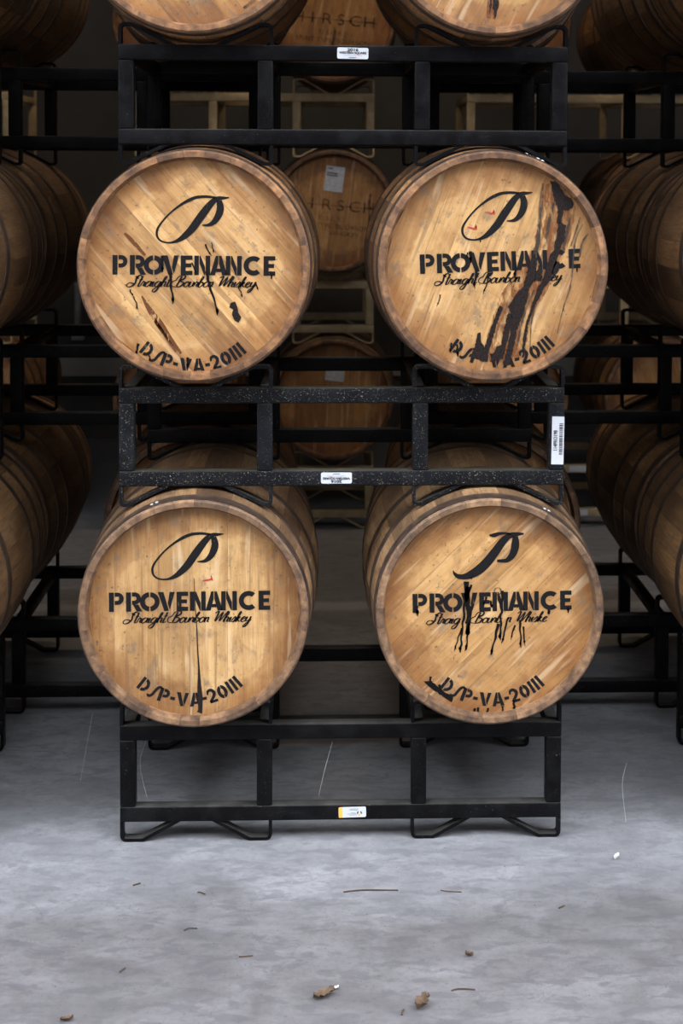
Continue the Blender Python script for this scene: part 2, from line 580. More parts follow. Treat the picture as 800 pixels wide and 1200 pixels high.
RACK_MESH = {}
def rack_meshes(key, mat):
    d = RACK_MESH[key] = {}
    d['rail'] = box_mesh('rail', W, TB, TB, mat, .0035)
    d['post'] = box_mesh('post', TB, TB, Z_T0 - Z_B0 - TB, mat, .0035)
    d['cross'] = box_mesh('cross_tube', TB * .8, DEP - 2 * TB, TB * .8, mat, .003)
    seat, gap, tier, ht, pt, pb = (.6292, .630, .881, .0695, 30, 28) if key == 'beige' else (.6150, .6150, .859, .057, 27, 26)
    for side in (-1, 1):
        d['top', side] = strap_mesh('cradle', cradle_pts(side, -1, seat - Z_T0 - TB, ht, pt), STRAP, SDEP, mat)
        d['low', side] = strap_mesh('cradle', cradle_pts(side, -1, .605 - Z_T0 - TB, .055, 26), STRAP, SDEP, mat)
        d['bot', side] = strap_mesh('cradle', cradle_pts(side, 1, tier + Z_B0 - gap, .052, pb), STRAP, SDEP, mat)
        p = [(HW - STRAP / 2, .02), (HW - STRAP / 2, -.052 + STRAP / 2), (.136, -.052 + STRAP / 2), (.036, .007)]
        d['foot', side] = strap_mesh('cradle', fillet([(x * side, z) for x, z in p], .013), STRAP, SDEP, mat)
rack_meshes('black', M['rack'])
rack_meshes('beige', M['beige'])
rack_meshes('dusty', M['dusty'])

def rack(x0, y0, z0, key, label, group=None, yaw=0.0, top='top'):
    d = front = RACK_MESH[key]
    root = link('barrel_rack', None, None, (x0 + W / 2, y0, z0), (0, 0, yaw))
    tag(root, label, 'rack', group)
    for y in (TB / 2, DEP - TB / 2):
        d = RACK_MESH['black'] if key == 'dusty' and y > TB else front     # the rear frame is not speckled
        for z in (Z_B0, Z_T0):
            link('rail', d['rail'], root, (0, y, z + TB / 2))
        for x in (TB / 2, HW * 2 - TB / 2, W - HW * 2 + TB / 2, W - TB / 2):
            link('post', d['post'], root, (x - W / 2, y, (Z_B0 + TB + Z_T0) / 2))
    for x in (TB / 2, HW * 2 - TB / 2, W - HW * 2 + TB / 2, W - TB / 2):
        link('cross_tube', d['cross'], root, (x - W / 2, DEP / 2, Z_T0 + TB / 2))
    for c in CELLS:
        for y in (.003, DEP - SDEP - .003):
            d = RACK_MESH['black'] if key == 'dusty' and y > TB else front
            for s in (-1, 1):
                link('cradle', d[top, s], root, (c - W / 2, y, Z_T0 + TB))
                link('cradle', d['bot' if z0 > .1 else 'foot', s], root, (c - W / 2, y, Z_B0))
    return root

# ------------------------------------------------------------------ barrel
L, RC, RB = .905, .2825, .306
HEAD_Y = .024
RI = .2610

def prof(y):
    q = abs(y - L / 2) / (L / 2)
    return RB - (RB - RC) * q ** 1.35

def stave_mesh(name, wdeg):
    a = math.radians(wdeg) / 2 - .0009
    ys = [0.0, .005, .03, .12, .24, .36, L / 2, L - .36, L - .24, L - .12, L - .03, L - .005, L]
    outer = [(y, prof(y)) for y in ys]
    outer[0] = (0.0, prof(0) - .004)
    outer[-1] = (L, prof(L) - .004)
    inner = [(L, RI + .0055), (L - .020, RI - .001), (L - .06, RI), (L / 2, RB - .026), (.06, RI), (.020, RI - .001), (0.0, RI + .0055)]
    loop = outer + inner
    no, n = len(outer), len(loop)
    segs = 3
    vs, fs, idx = [], [], []
    for k in range(segs + 1):
        t = -a + 2 * a * k / segs
        for y, r in loop:
            vs.append((r * math.sin(t), y - L / 2, r * math.cos(t)))
    for k in range(segs):
        for j in range(n):
            j2 = (j + 1) % n
            fs.append((k * n + j, (k + 1) * n + j, (k + 1) * n + j2, k * n + j2))
            end = j in (0, no - 2) or j == no - 1 or j >= n - 2 or j in (no,)
            idx.append(1 if end else 0)
    fs.append(tuple(range(n)))
    fs.append(tuple(range((segs + 1) * n - 1, segs * n - 1, -1)))
    idx += [0, 0]
    me = mesh_from(name, vs, fs, [M['stave'], M['chime']], 35, idx)
    bm = bmesh.new(); bm.from_mesh(me)
    bmesh.ops.recalc_face_normals(bm, faces=bm.faces)
    bm.to_mesh(me); bm.free()
    return me

PATTERNS = []
for s in range(3):
    rr = random.Random(50 + s)
    seq = [rr.choice((0, 1, 1, 2)) for _ in range(25)]
    w = (10.5, 14.0, 18.0)
    k = 360.0 / sum(w[i] for i in seq)
    ms = [stave_mesh('stave', x * k) for x in w]
    ang, lst = 0.0, []
    for i in seq:
        lst.append((ms[i], math.radians(ang + w[i] * k / 2)))
        ang += w[i] * k
    PATTERNS.append(lst)

def hoop_mesh(name, y0, y1):
    n = 56
    vs, fs = [], []
    sec = [(y0, .0004), (y0, .0024), (y1, .0024), (y1, .0004)]
    for k in range(n):
        a = 2 * PI * k / n
        for y, d in sec:
            r = prof(y) + d
            vs.append((r * math.sin(a), y - L / 2, r * math.cos(a)))
    for k in range(n):
        for j in range(4):
            fs.append((k * 4 + j, k * 4 + (j + 1) % 4, ((k + 1) % n) * 4 + (j + 1) % 4, ((k + 1) % n) * 4 + j))
    me = mesh_from(name, vs, fs, M['hoop'], 35)
    bm = bmesh.new(); bm.from_mesh(me)
    bmesh.ops.recalc_face_normals(bm, faces=bm.faces)
    bm.to_mesh(me); bm.free()
    return me
HOOP_Y = [(.009, .046), (.140, .172), (.275, .310)]
HOOP_Y = HOOP_Y + [(L - b, L - a) for a, b in reversed(HOOP_Y)]
HOOPS = [hoop_mesh('hoop', a, b) for a, b in HOOP_Y]

def rivet_mesh():
    bm = bmesh.new()
    bmesh.ops.create_uvsphere(bm, u_segments=8, v_segments=5, radius=.0055)
    for v in bm.verts:
        v.co.z *= .45
    me = bpy.data.meshes.new('rivet')
    bm.to_mesh(me); bm.free()
    me.materials.append(M['rivet'])
    for p in me.polygons:
        p.use_smooth = True
    return me
RIVET = rivet_mesh()

def board_meshes(widths):
    tot = sum(widths)
    x = -RI
    out = []
    for w in widths:
        x1 = x + w * 2 * RI / tot
        a, b = x + .0002, x1 - .0002
        n = 9
        top = [(a + (b - a) * k / (n - 1)) for k in range(n)]
        rim = lambda q: math.sqrt(max(1e-6, (RI - .0003) ** 2 - q * q))
        ol = [(q, rim(q)) for q in top] + [(q, -rim(q)) for q in reversed(top)]
        vs = [(q, 0, z) for q, z in ol] + [(q, .022, z) for q, z in ol]
        m = len(ol)
        fs = [tuple(range(m)), tuple(range(2 * m - 1, m - 1, -1))]
        fs += [(i, i + m, (i + 1) % m + m, (i + 1) % m) for i in range(m)]
        me = mesh_from('head_board', vs, fs, M['head'])
        bm = bmesh.new(); bm.from_mesh(me)
        bmesh.ops.recalc_face_normals(bm, faces=bm.faces)
        bm.to_mesh(me); bm.free()
        out.append(me)
        x = x1
    return out
BOARDS = [board_meshes(w) for w in ([1.2, .9, 1.3, .8, 1.1, 1.4, .9], [.9, 1.5, 1.1, 1.3, 1.6, .9], [1.3, .8, 1.0, 1.2, .8, 1.3, .9])]

def back_head_mesh():
    n = 40
    vs = [((RI - .001) * math.cos(2 * PI * k / n), y, (RI - .001) * math.sin(2 * PI * k / n)) for y in (0, .022) for k in range(n)]
    fs = [tuple(range(n)), tuple(range(2 * n - 1, n - 1, -1))] + [(i, i + n, (i + 1) % n + n, (i + 1) % n) for i in range(n)]
    return mesh_from('back_head', vs, fs, M['head'])
BACK = back_head_mesh()

def barrel(x, yf, zc, label, group=None, boards=0, angle=0.0, tint=(1, 1, 1), stint=(1, 1, 1), rivet_at=None, yaw=0.0):
    """yf: front end of the barrel, zc: height of its axis; the Empty stands under the belly"""
    root = link('whiskey_barrel', None, None, (x, yf + L / 2, zc - RB), (0, 0, yaw))
    tag(root, label, 'barrel', group)
    C = (0, 0, RB)
    roll = R.uniform(0, 2 * PI)
    for me, a in PATTERNS[R.randrange(3)]:
        k = R.uniform(.9, 1.08)
        link('stave', me, root, C, (0, a + roll, 0), tuple(c * k for c in stint))
    for i, me in enumerate(HOOPS):
        h = link('hoop', me, root, C)
        if rivet_at is not None and i < 3:
            y = sum(HOOP_Y[i]) / 2
            for da in (-.022, .022):
                a = rivet_at + da
                r = prof(y) + .0030
                link('rivet', RIVET, h, (r * math.sin(a), y - L / 2 + da * .1, r * math.cos(a)), (0, a, 0))
    for me in BOARDS[boards]:
        k = R.uniform(.94, 1.04)
        link('head_board', me, root, (0, -L / 2 + HEAD_Y + R.uniform(-.0003, .0003), RB), (0, angle, 0), tuple(c * k for c in tint))
    link('back_head', BACK, root, (0, L / 2 - HEAD_Y - .022, RB))
    return root

# ------------------------------------------------------------------ lettering
def glyph(ch):
    g = Art()
    if ch == 'P' or ch == 'R':
        g.rect(0, 0, .25, 1)
        g.rect(.30, .78, .43, 1); g.rect(.30, .36, .43, .57)
        g.ring(.43, .68, .32, .32, .10, .105, -90, 90)
        w = .76
        if ch == 'R':
            g.poly([(.34, .36), (.62, .36), (.82, 0), (.54, 0)]); w = .82
    elif ch in 'O0':
        k = 1.0 if ch == 'O' else .72
        g.ring(.5 * k, .5, .5 * k, .5, .5 * k - .25, .25, 95, 265)
        g.ring(.5 * k, .5, .5 * k, .5, .5 * k - .25, .25, -85, 85); w = k
    elif ch == 'V':
        g.poly([(0, 1), (.28, 1), (.55, .02), (.32, 0)]); g.poly([(.60, 1), (.86, 1), (.60, .06), (.50, .40)]); w = .86
    elif ch == 'E':
        g.rect(0, 0, .25, 1); g.rect(.25, .78, .59, 1); g.rect(.25, .40, .53, .60); g.rect(.25, 0, .59, .22); w = .59
    elif ch == 'N':
        g.rect(0, 0, .23, 1); g.poly([(.26, 1), (.31, 1), (.54, .42), (.54, 0), (.50, 0), (.26, .60)]); g.rect(.57, 0, .80, 1); w = .80
    elif ch == 'A':
        g.poly([(0, 0), (.26, 0), (.42, .60), (.42, 1), (.30, 1)]); g.poly([(.46, 1), (.58, 1), (.88, 0), (.62, 0), (.46, .60)]); g.rect(.32, .17, .56, .34); w = .80
    elif ch == 'C':
        g.ring(.5, .5, .5, .5, .25, .25, 48, 312, 20); w = .86
    elif ch == 'D':
        g.rect(0, 0, .22, 1)
        g.ring(.30, .5, .45, .5, .22, .27, -90, 90); w = .75
    elif ch == 'S':
        g.ribbon(catmull([(.0, .10, .12), (.16, .02, .20), (.34, .20, .20), (.40, .5, .20), (.50, .84, .20), (.68, .98, .16), (.82, .90, .08)]), .2); w = .66
    elif ch == '-':
        g.rect(0, .36, .34, .58); w = .34
    elif ch == '2':
        g.ribbon(catmull([(.02, .66, .10), (.10, .90, .20), (.34, .93, .22), (.50, .70, .24), (.40, .44, .22), (.16, .20, .20), (.06, .08, .16)]), .2)
        g.rect(.04, 0, .62, .19); w = .64
    elif ch == '1':
        g.rect(0, 0, .23, 1); w = .23
    return g, w

def name_art():
    a = Art()
    X = [0, .93, 1.68, 2.66, 3.67, 4.40, 5.24, 6.10, 7.06, 8.14]
    k = 21.75
    for ch, x in zip('PROVENANCE', X):
        g, w = glyph(ch)
        a.add(g, lambda u, v, x=x: ((x - .03 + u * 1.07) * k, (v * 1.06 - .03) * k))
    return a

def code_art():
    """DSP-VA-20111 on the arc; pixel units from the left foot of the name"""
    a = Art()
    k = 16.5
    items = [(glyph(c)) for c in 'DSP-VA-20111']
    gap = .17
    tot = sum(w for _, w in items) + gap * (len(items) - 1)
    cx, cy, rad = 94.0, -21.5, 94.5
    s = 0.0
    span = tot * k
    for g, w in items:
        mid = (s + w / 2) * k - span / 2
        th = mid / rad
        for_x, for_y = cx + rad * math.sin(th), cy - rad * math.cos(th)
        c, sn = math.cos(th), math.sin(th)
        a.add(g, lambda u, v, w=w, fx=for_x, fy=for_y, c=c, sn=sn: (fx + ((u - w / 2) * k) * c - (v * k) * sn, fy + ((u - w / 2) * k) * sn + (v * k) * c))
        s += w + gap
    return a

SCRIPT = {
 'a': ([[(.9, .9), (.5, 1), (.1, .6), (.15, .1), (.5, 0), (.85, .5), (.95, 1), (.9, .2), (1.2, .12)]], 1.1),
 'i': ([[(0, .5), (.2, 1), (.2, .15), (.5, .1)], [(.35, 1.45), (.42, 1.55)]], .5),
 'g': ([[(.9, .9), (.5, 1), (.1, .6), (.2, .1), (.6, .1), (.95, 1), (.85, -.6), (.4, -1), (.1, -.7), (.7, 0), (1.2, .3)]], 1.1),
 'h': ([[(0, .3), (.5, 1.6), (.35, 2), (.2, 1.5), (.15, 0), (.2, .6), (.6, 1), (.75, .7), (.7, .15), (1.0, .1)]], .95),
 't': ([[(.3, 2), (.2, .2), (.45, .05), (.7, .3)], [(-.05, 1.25), (.6, 1.3)]], .6),
 'r': ([[(0, .3), (.2, 1.05), (.3, .85), (.55, .9), (.5, .2), (.8, .1)]], .72),
 'o': ([[(.5, 1), (.15, .7), (.15, .2), (.5, 0), (.85, .4), (.7, .95), (.5, 1), (.95, .8)]], .9),
 'u': ([[(0, .6), (.15, 1), (.12, .2), (.4, 0), (.7, .4), (.78, 1), (.75, .2), (1, .1)]], .95),
 'b': ([[(0, .3), (.4, 1.6), (.3, 2), (.15, 1.5), (.12, .2), (.45, 0), (.75, .4), (.6, .9), (.4, .8), (.9, .8)]], .85),
 'n': ([[(0, .6), (.15, 1), (.15, 0), (.2, .6), (.55, 1), (.68, .7), (.65, .15), (.95, .1)]], .9),
 's': ([[(0, .2), (.38, 1.05), (.6, .5), (.4, 0), (.1, .1)], [(.5, .1), (.8, .2)]], .7),
 'k': ([[(0, .3), (.45, 1.6), (.32, 2), (.18, 1.4), (.15, 0), (.2, .5), (.6, 1), (.3, .55), (.7, .1), (.95, .15)]], .9),
 'e': ([[(0, .4), (.5, .6), (.6, .9), (.4, 1), (.1, .6), (.2, .1), (.5, 0), (.85, .3)]], .78),
 'y': ([[(0, .6), (.15, 1), (.12, .3), (.4, .1), (.7, .5), (.8, 1), (.7, -.4), (.3, -1), (.1, -.7), (.8, .1), (1.1, .4)]], 1.0),
 'S': ([[(1.7, 1.8), (1.35, 2.15), (.95, 1.8), (.95, 1.25), (1.05, .7), (.75, .1), (.1, -.1), (-.3, .3), (.1, .7), (.9, .5)], [(.6, 1.9), (1.3, 1.5)]], 1.55),
 'B': ([[(.75, 2), (.55, .1)], [(0, 1.2), (.25, 2), (1.2, 2.15), (1.35, 1.6), (.75, 1.1), (1.5, .8), (1.25, .1), (.4, 0), (-.3, .2), (-.5, .9), (.1, 1.3)]], 1.65),
 'W': ([[(-.2, 1.7), (.35, 2.05), (.35, .1), (1.1, 2), (1.1, .1), (1.9, 2.15)]], 1.75),
}
def script_art(text='Straight Bourbon Whiskey', skip=()):
    a = Art()
    x = 0.0
    lines = []
    for i, ch in enumerate(text):
        if ch == ' ':
            x += .75
            continue
        st, w = SCRIPT[ch]
        if i not in skip:
            for s_ in st:
                lines.append([(x + px + py * .42, py) for px, py in s_])
        x += w
    k = 153.0 / (x + .6)
    for ln in lines:
        c = catmull(ln, 4)
        pts = []
        for i, p in enumerate(c):
            q = c[min(i + 1, len(c) - 1)]
            pr = c[max(i - 1, 0)]
            dy = q[1] - pr[1]
            wd = .95 + (1.15 if dy < 0 else .25) * min(1, abs(dy) * 4)
            pts.append((p[0] * k, p[1] * k, wd))
        a.ribbon(pts)
    return a

def logo_art(broken=False):
    """pixel units; origin is the left foot of the name"""
    a = Art()
    if not broken:
        sc, ox, oy = 7.27, 165 - 126.5, 713.5 - 610
        s1 = [(590, 92, 18), (540, 86, 22), (490, 84, 24), (430, 90, 26), (370, 112, 28), (310, 145, 22), (240, 195, 16), (180, 250, 15), (130, 310, 17), (98, 360, 19), (90, 400, 20), (100, 440, 18), (130, 468, 15), (180, 480, 14), (230, 476, 20), (280, 456, 36), (330, 420, 52), (390, 360, 64), (440, 290, 68), (490, 220, 66), (540, 155, 58), (580, 115, 46), (620, 97, 36), (660, 94, 24), (705, 90, 8)]
        s2 = [(618, 118, 46), (630, 170, 60), (623, 220, 62), (600, 270, 54), (570, 305, 42), (530, 326, 26), (475, 328, 7)]
        st = [s1, s2]
    else:
        sc, ox, oy = 6.667, 515 - 481.5, 713 - 605
        st = [[(98, 388, 4), (110, 415, 22), (140, 437, 36), (190, 440, 46), (250, 420, 66), (320, 375, 76), (380, 315, 74), (440, 240, 68), (500, 160, 60), (550, 120, 46), (600, 108, 34), (665, 105, 14)],
              [(390, 112, 12), (430, 112, 34), (470, 100, 26), (520, 98, 16), (560, 105, 16)],
              [(598, 125, 40), (598, 180, 62), (588, 240, 60), (560, 290, 50), (520, 318, 34), (450, 318, 20)]]
    for s_ in st:
        a.ribbon([(x / sc + ox, oy - y / sc, w / sc) for x, y, w in catmull(s_, 4)])
    return a

def drips_on(root, drips, seed, ox, oy, rot):
    """drips: (x, y, length, width[, lean]) pixel units from the left foot of the name"""
    rr = random.Random(seed)
    for d in drips:
        a = Art()
        x, y, ln, w = d[:4]
        lean = d[4] if len(d) > 4 else 0.0
        n = max(4, int(ln / 5))
        pts = []
        for i in range(n + 1):
            q = i / n
            ww = w * (1.0 - .55 * q) if q < .82 else w * .78
            if i == n:
                ww = w * .2
            pts.append((x + lean * q + rr.uniform(-.8, .8) * (i > 0), y - ln * q, ww * rr.uniform(.8, 1.2)))
        a.ribbon(catmull(pts, 3))
        b = pts[-2]
        a.ring(b[0], b[1], w * .55, w * .75, 0, 0, 0, 360, 8)
        if rr.random() < .4:
            a.ring(b[0], b[1] - w * .9, .9, 1.6, 0, 0, 0, 360, 7)
        put(root, 'paint_drip', a, M['drip'], ox, oy, rot, -.0013)

PXM = RC / 135.6
NAME, CODE, SCR = name_art(), code_art(), script_art()
LOGO, LOGO_B = logo_art(), logo_art(True)
def put(root, name, art, mat, ox, oy, rot, y=-.0010, label=None):
    c, s = math.cos(math.radians(rot)), math.sin(math.radians(rot))
    fn = lambda x, z: ((ox + x * c - z * s) * PXM, (oy + x * s + z * c) * PXM)
    o = link(name, art.mesh(name, mat, fn), root, (0, -L / 2 + HEAD_Y + y, RB))
    if label:
        o['label'] = label
    return o

def stencil(root, ox, oy, rot, broken=False, scr=None, code=True):
    put(root, 'logo_print', LOGO_B if broken else LOGO, M['ink'], ox, oy, rot, label='black sprayed looping letter P emblem')
    put(root, 'name_lettering', NAME, M['ink'], ox, oy, rot, label='black stencilled word PROVENANCE')
    sx = Art(); sx.add(scr or SCR, lambda x, z: (x + 17, z * .93 - 14.6))
    put(root, 'script_lettering', sx, M['ink'], ox, oy, rot, label='black script words Straight Bourbon Whiskey')
    put(root, 'code_lettering', CODE, M['ink'], ox, oy, rot, label='black stencilled code DSP-VA-20111 on an arc')

# ------------------------------------------------------------------ stacks of the first row
FY, TIER = 3.82, .859
OFF = .10
BF = FY - OFF                                   # plane of the barrel fronts
X0 = -.5176
rk3 = rack(X0 - .001, FY, 0, 'black', 'black steel barrel rack on the floor with an orange-edged white sticker')
rk2 = rack(X0 - .001, FY, TIER, 'dusty', 'dust-speckled black steel barrel rack with a tall white barcode sticker on its end post')
rk1 = rack(X0, FY, TIER * 2 + .001, 'black', 'black steel barrel rack with a white 2016 maker label on its upper rail', top='low')

OAK = (1, 1, 1)
ll = barrel(-.3235, BF, .6150, 'oak barrel stencilled PROVENANCE with clean lettering and a dark vertical crack in its head', boards=1, angle=0.0, tint=(.97, .95, .93), rivet_at=-.35, stint=(.98, .96, .95))
lr = barrel(.409, BF, .6155, 'oak barrel stencilled PROVENANCE with long paint drips and a half-missing P emblem', boards=2, angle=math.radians(45), tint=(1.0, .92, .82), rivet_at=.52)
ul = barrel(-.3215, BF, TIER + .6145, 'oak barrel stencilled PROVENANCE with smudged lettering and a small black knot', boards=0, angle=math.radians(-42), tint=(1.05, 1.0, .94), stint=(1.22, 1.04, .84))
ur = barrel(.411, BF, TIER + .6150, 'oak barrel stencilled PROVENANCE with a wide black tar leak down its head', boards=2, angle=math.radians(20), tint=(.98, .93, .86), rivet_at=.42, stint=(1.12, .98, .84))
tl = barrel(-.323, BF, TIER * 2 + .6055, 'unstencilled oak barrel with a red crayon mark, on the rack with the 2016 label', boards=1, angle=math.radians(-38), tint=(.98, .90, .80), stint=(1.2, 1.02, .82))
tr = barrel(.413, BF, TIER * 2 + .6055, 'unstencilled oak barrel with a narrow rusty tar run, on the rack with the 2016 label', boards=0, angle=math.radians(28), tint=(1.03, .97, .87), stint=(1.2, 1.02, .82))

stencil(ul, -95.5, -10, -.35)
drips_on(ul, [(67, 3, 38, 3.4, 3), (109, 4, 52, 3.2, 14), (92, 14, 14, 2, 6), (57, 22, 20, 3.2, 0), (24, -26, 16, 1.6, 6), (108, 36, 14, 2, 7), (115, 38, 12, 1.5, 3), (167, -8, 10, 2, 3), (147, -14, 12, 1.5, 5), (186, 4, 7, 2, 0), (30, -82, 14, 3, -3), (42, -92, 12, 2, 2), (88, -98, 12, 3.5, -1), (20, -18, 8, 1.8, 3)], 3, -95.5, -10, -.35)
k = Art(); k.poly(jag([(-4, 8), (1, 10), (4, 4), (5, -3), (9, -9), (6, -15), (1, -13), (-2, -6), (-1, 0), (-5, 3)], .5, 3, R))
kk = Art(); kk.add(k, lambda x, z: (x + 46, z - 52))
put(ul, 'knot', kk, M['tar'], 0, 0, 0, -.0012, 'black weeping knot')
sp = Art()
sp.ribbon(catmull([(-62, -36, 2), (-53, -52, 6), (-42, -68, 9), (-30, -85, 6), (-16, -104, 3)]))
sp.ribbon(catmull([(-48, -62, 3), (-34, -84, 4), (-22, -102, 2)]))
put(ul, 'sap_streak', sp, M['sap'], 0, 0, 0, -.0006, 'brown sap streak along the grain')
sp = Art()
sp.ribbon(catmull([(-82, 38, 3), (-72, 28, 5), (-58, 12, 3)]))
put(ul, 'sap_streak', sp, M['sap'], 0, 0, 0, -.0006, 'short brown sap streak along the grain')

stencil(ll, -100, 1, .4)
cr = Art()
cr.ribbon(catmull([(0, 40, .6), (1, 10, .8), (3, -20, 1.2), (4, -45, 1.4), (5.5, -70, 2.2), (6, -90, 4.5), (7, -104, 6), (7, -118, 5), (6, -122, 7)]))
put(ll, 'crack_stain', cr, M['tar'], 0, 0, 0, -.0012, 'dark leaking crack between two head boards')
rd = Art()
rd.ribbon([(10, 37, 1.8), (17, 38, 2.2), (21, 39, 1.6)]); rd.ribbon([(20, 43, 1.2), (21.5, 37, 2)])
put(ll, 'crayon_mark', rd, M['red'], 0, 0, 0, -.0011, 'small red crayon mark')

stencil(ur, -85, -9, 2.2)
drips_on(ur, [(66, 3, 24, 3, -3), (60, 24, 12, 4, 0), (56, 23, 7, 2, 0), (112, 16, 26, 3.4, 0), (83, -2, 26, 2, -10), (22, -26, 14, 1.6, -4), (72, 40, 6, 1.4, 0), (40, -86, 14, 3, 0), (34, -84, 12, 2.5, -2), (186, 4, 8, 2, -1)], 5, -85, -9, 2.2)
for dx, dy in ((0, 0), (-21, -18)):
    rd = Art()
    rd.ribbon([(-9 + dx, 64 + dy, 1.4), (-1 + dx, 62 + dy, 2.4), (2 + dx, 65 + dy, 1.8)]); rd.ribbon([(1 + dx, 67 + dy, 1.2), (1.5 + dx, 61 + dy, 2)])
    put(ur, 'crayon_mark', rd, M['red'], 0, 0, 0, -.0012, 'red crayon tick')
def zp(pts):       # tar outlines measured on an enlargement of the head
    return [(x / 4.618 + 530 - 575.5, 313 - (y / 4.618 + 190)) for x, y in pts]
wet = Art()
wet.poly(jag(zp([(500, 120), (560, 100), (640, 190), (665, 260), (635, 420), (600, 520), (545, 650), (450, 800), (405, 950), (395, 1070), (300, 1105), (150, 1085), (200, 900), (255, 730), (325, 620), (415, 490), (465, 330), (480, 200)]), .8, 3, R))
put(ur, 'wet_stain', wet, M['wet'], 0, 0, 0, -.0007, 'reddish brown soaked band under the tar')
tar = Art()
for pg in ([(430, 505), (458, 525), (445, 640), (412, 690), (402, 760), (372, 850), (346, 930), (326, 1040), (308, 1112), (272, 1112), (290, 1050), (310, 940), (318, 860), (298, 790), (328, 740), (380, 680), (402, 600)],
           [(575, 325), (612, 345), (602, 430), (582, 470), (562, 545), (532, 640), (492, 695), (442, 795), (412, 875), (398, 960), (388, 1070), (376, 1075), (380, 960), (396, 880), (430, 780), (458, 690), (488, 640), (508, 560), (545, 480), (560, 400)],
           [(250, 785), (268, 800), (238, 880), (217, 960), (192, 1040), (184, 1100), (85, 1065), (112, 1030), (130, 940), (147, 932), (152, 990), (172, 1015), (200, 920)],
           [(525, 105), (565, 108), (605, 180), (645, 205), (652, 240), (622, 265), (600, 255), (588, 330), (562, 330), (570, 260), (545, 200)],
           [(300, 820), (320, 850), (300, 960), (270, 1080), (200, 1095), (235, 1010), (262, 1000), (280, 900)],
           [(555, 540), (580, 545), (572, 600), (548, 625), (535, 610)], [(470, 560), (490, 590), (470, 650), (440, 640), (452, 600)]):
    tar.poly(jag(zp(pg), .75, 2.2, R))
put(ur, 'tar_leak', tar, M['tar'], 0, 0, 0, -.0019, 'glossy black tar running down the head')
ss = Art()
for pl_ in ([(485, 115, 10), (475, 220, 22), (465, 330, 18), (460, 430, 22), (440, 520, 24)], [(705, 340, 8), (665, 430, 10), (652, 560, 8), (640, 680, 9), (602, 800, 8), (570, 940, 6)],
            [(735, 390, 8), (702, 440, 10), (690, 520, 6)], [(545, 220, 12), (522, 310, 16), (505, 410, 14), (480, 500, 10)], [(640, 280, 12), (615, 400, 14), (600, 480, 10)],
            [(690, 300, 6), (660, 400, 10), (640, 460, 6)], [(440, 700, 8), (400, 800, 12), (370, 900, 10), (350, 1010, 8)], [(470, 700, 8), (440, 800, 9), (425, 900, 8), (420, 1040, 5)]):
    ss.ribbon([(x / 4.618 + 530 - 575.5, 313 - (y / 4.618 + 190), w / 4.618) for x, y, w in catmull(pl_, 5)])
put(ur, 'soot_streaks', ss, M['soot'], 0, 0, 0, -.0016, 'thin dark streaks beside the tar')

scr_lr = script_art(skip=(6, 14, 23))
stencil(lr, -91, -3, .9, True, scr_lr)
drips_on(lr, [(66, 30, 60, 5.5, -1), (62, 12, 62, 3.4, -6), (70, 6, 54, 3, -8), (58, -20, 28, 2, -10), (64, 36, 24, 7, 0), (70, 32, 22, 2.4, -7), (107, 24, 60, 3.6, -3), (102, -16, 38, 3.2, -9), (112, -14, 26, 2.6, -6), (128, -12, 34, 2.6, 1), (122, -18, 18, 2, -6), (132, -20, 24, 2.4, 2), (4, 8, 10, 4, 1), (72, 46, 8, 1.6, -2), (186, 4, 6, 3, 0), (163, 0, 5, 3, 0), (54, -118, 6, 2, 0), (72, -118, 8, 3.5, 0), (77, -117, 9, 3, 0), (88, -118, 8, 2.5, 0), (106, -116, 9, 2.6, 0), (120, -112, 9, 2.8, 0), (20, -78, 10, 3, 0), (30, -88, 8, 3, 2), (88, 17, 10, 3, -4), (92, 12, 8, 3, 3)], 9, -91, -3, .9)
bl = Art()
bl.poly(jag([(-78, -87), (-70, -86), (-52, -100), (-42, -106), (-44, -112), (-54, -106), (-72, -92)], .6, 3, R))
put(lr, 'paint_smear', bl, M['drip'], 0, 0, 0, -.0014, 'black smear under the code')
rg = Art(); rg.ring(10, 22, 5, 5, 3.4, 3.4, 0, 360, 20)
put(lr, 'ring_mark', rg, M['soot'], 0, 0, 0, -.0012, 'grey ring mark')

rd = Art(); rd.ring(8, -88, 4, 4, 2.6, 2.6, 0, 360, 14)
put(tl, 'crayon_mark', rd, M['red'], 0, 0, 0, -.0012, 'red crayon ring')
st = Art(); st.ribbon(catmull([(60, -78, 3), (72, -92, 5), (66, -100, 4), (58, -106, 3)])); st.ribbon(catmull([(85, -70, 2), (80, -82, 4), (70, -96, 2)]))
put(tl, 'soot_streaks', st, M['soot'], 0, 0, 0, -.0012, 'dark scuffs near the rim')
st = Art(); st.ribbon(catmull([(0, 10, 5), (-2, -30, 8), (0, -70, 10), (-2, -95, 14), (-5, -116, 10)]))
put(tr, 'wet_stain', st, M['wet'], 0, 0, 0, -.0008, 'rusty soaked run')
st = Art()
for pg in ([(-1, -60), (4, -62), (3, -85), (5, -100), (0, -117), (-3, -100), (-1, -85)], [(-5, -80), (-3, -78), (-4, -100), (-7, -112), (-6, -95)]):
    st.poly(jag(pg, .6, 3, R))
put(tr, 'tar_leak', st, M['tar'], 0, 0, 0, -.0014, 'thin glossy tar run')

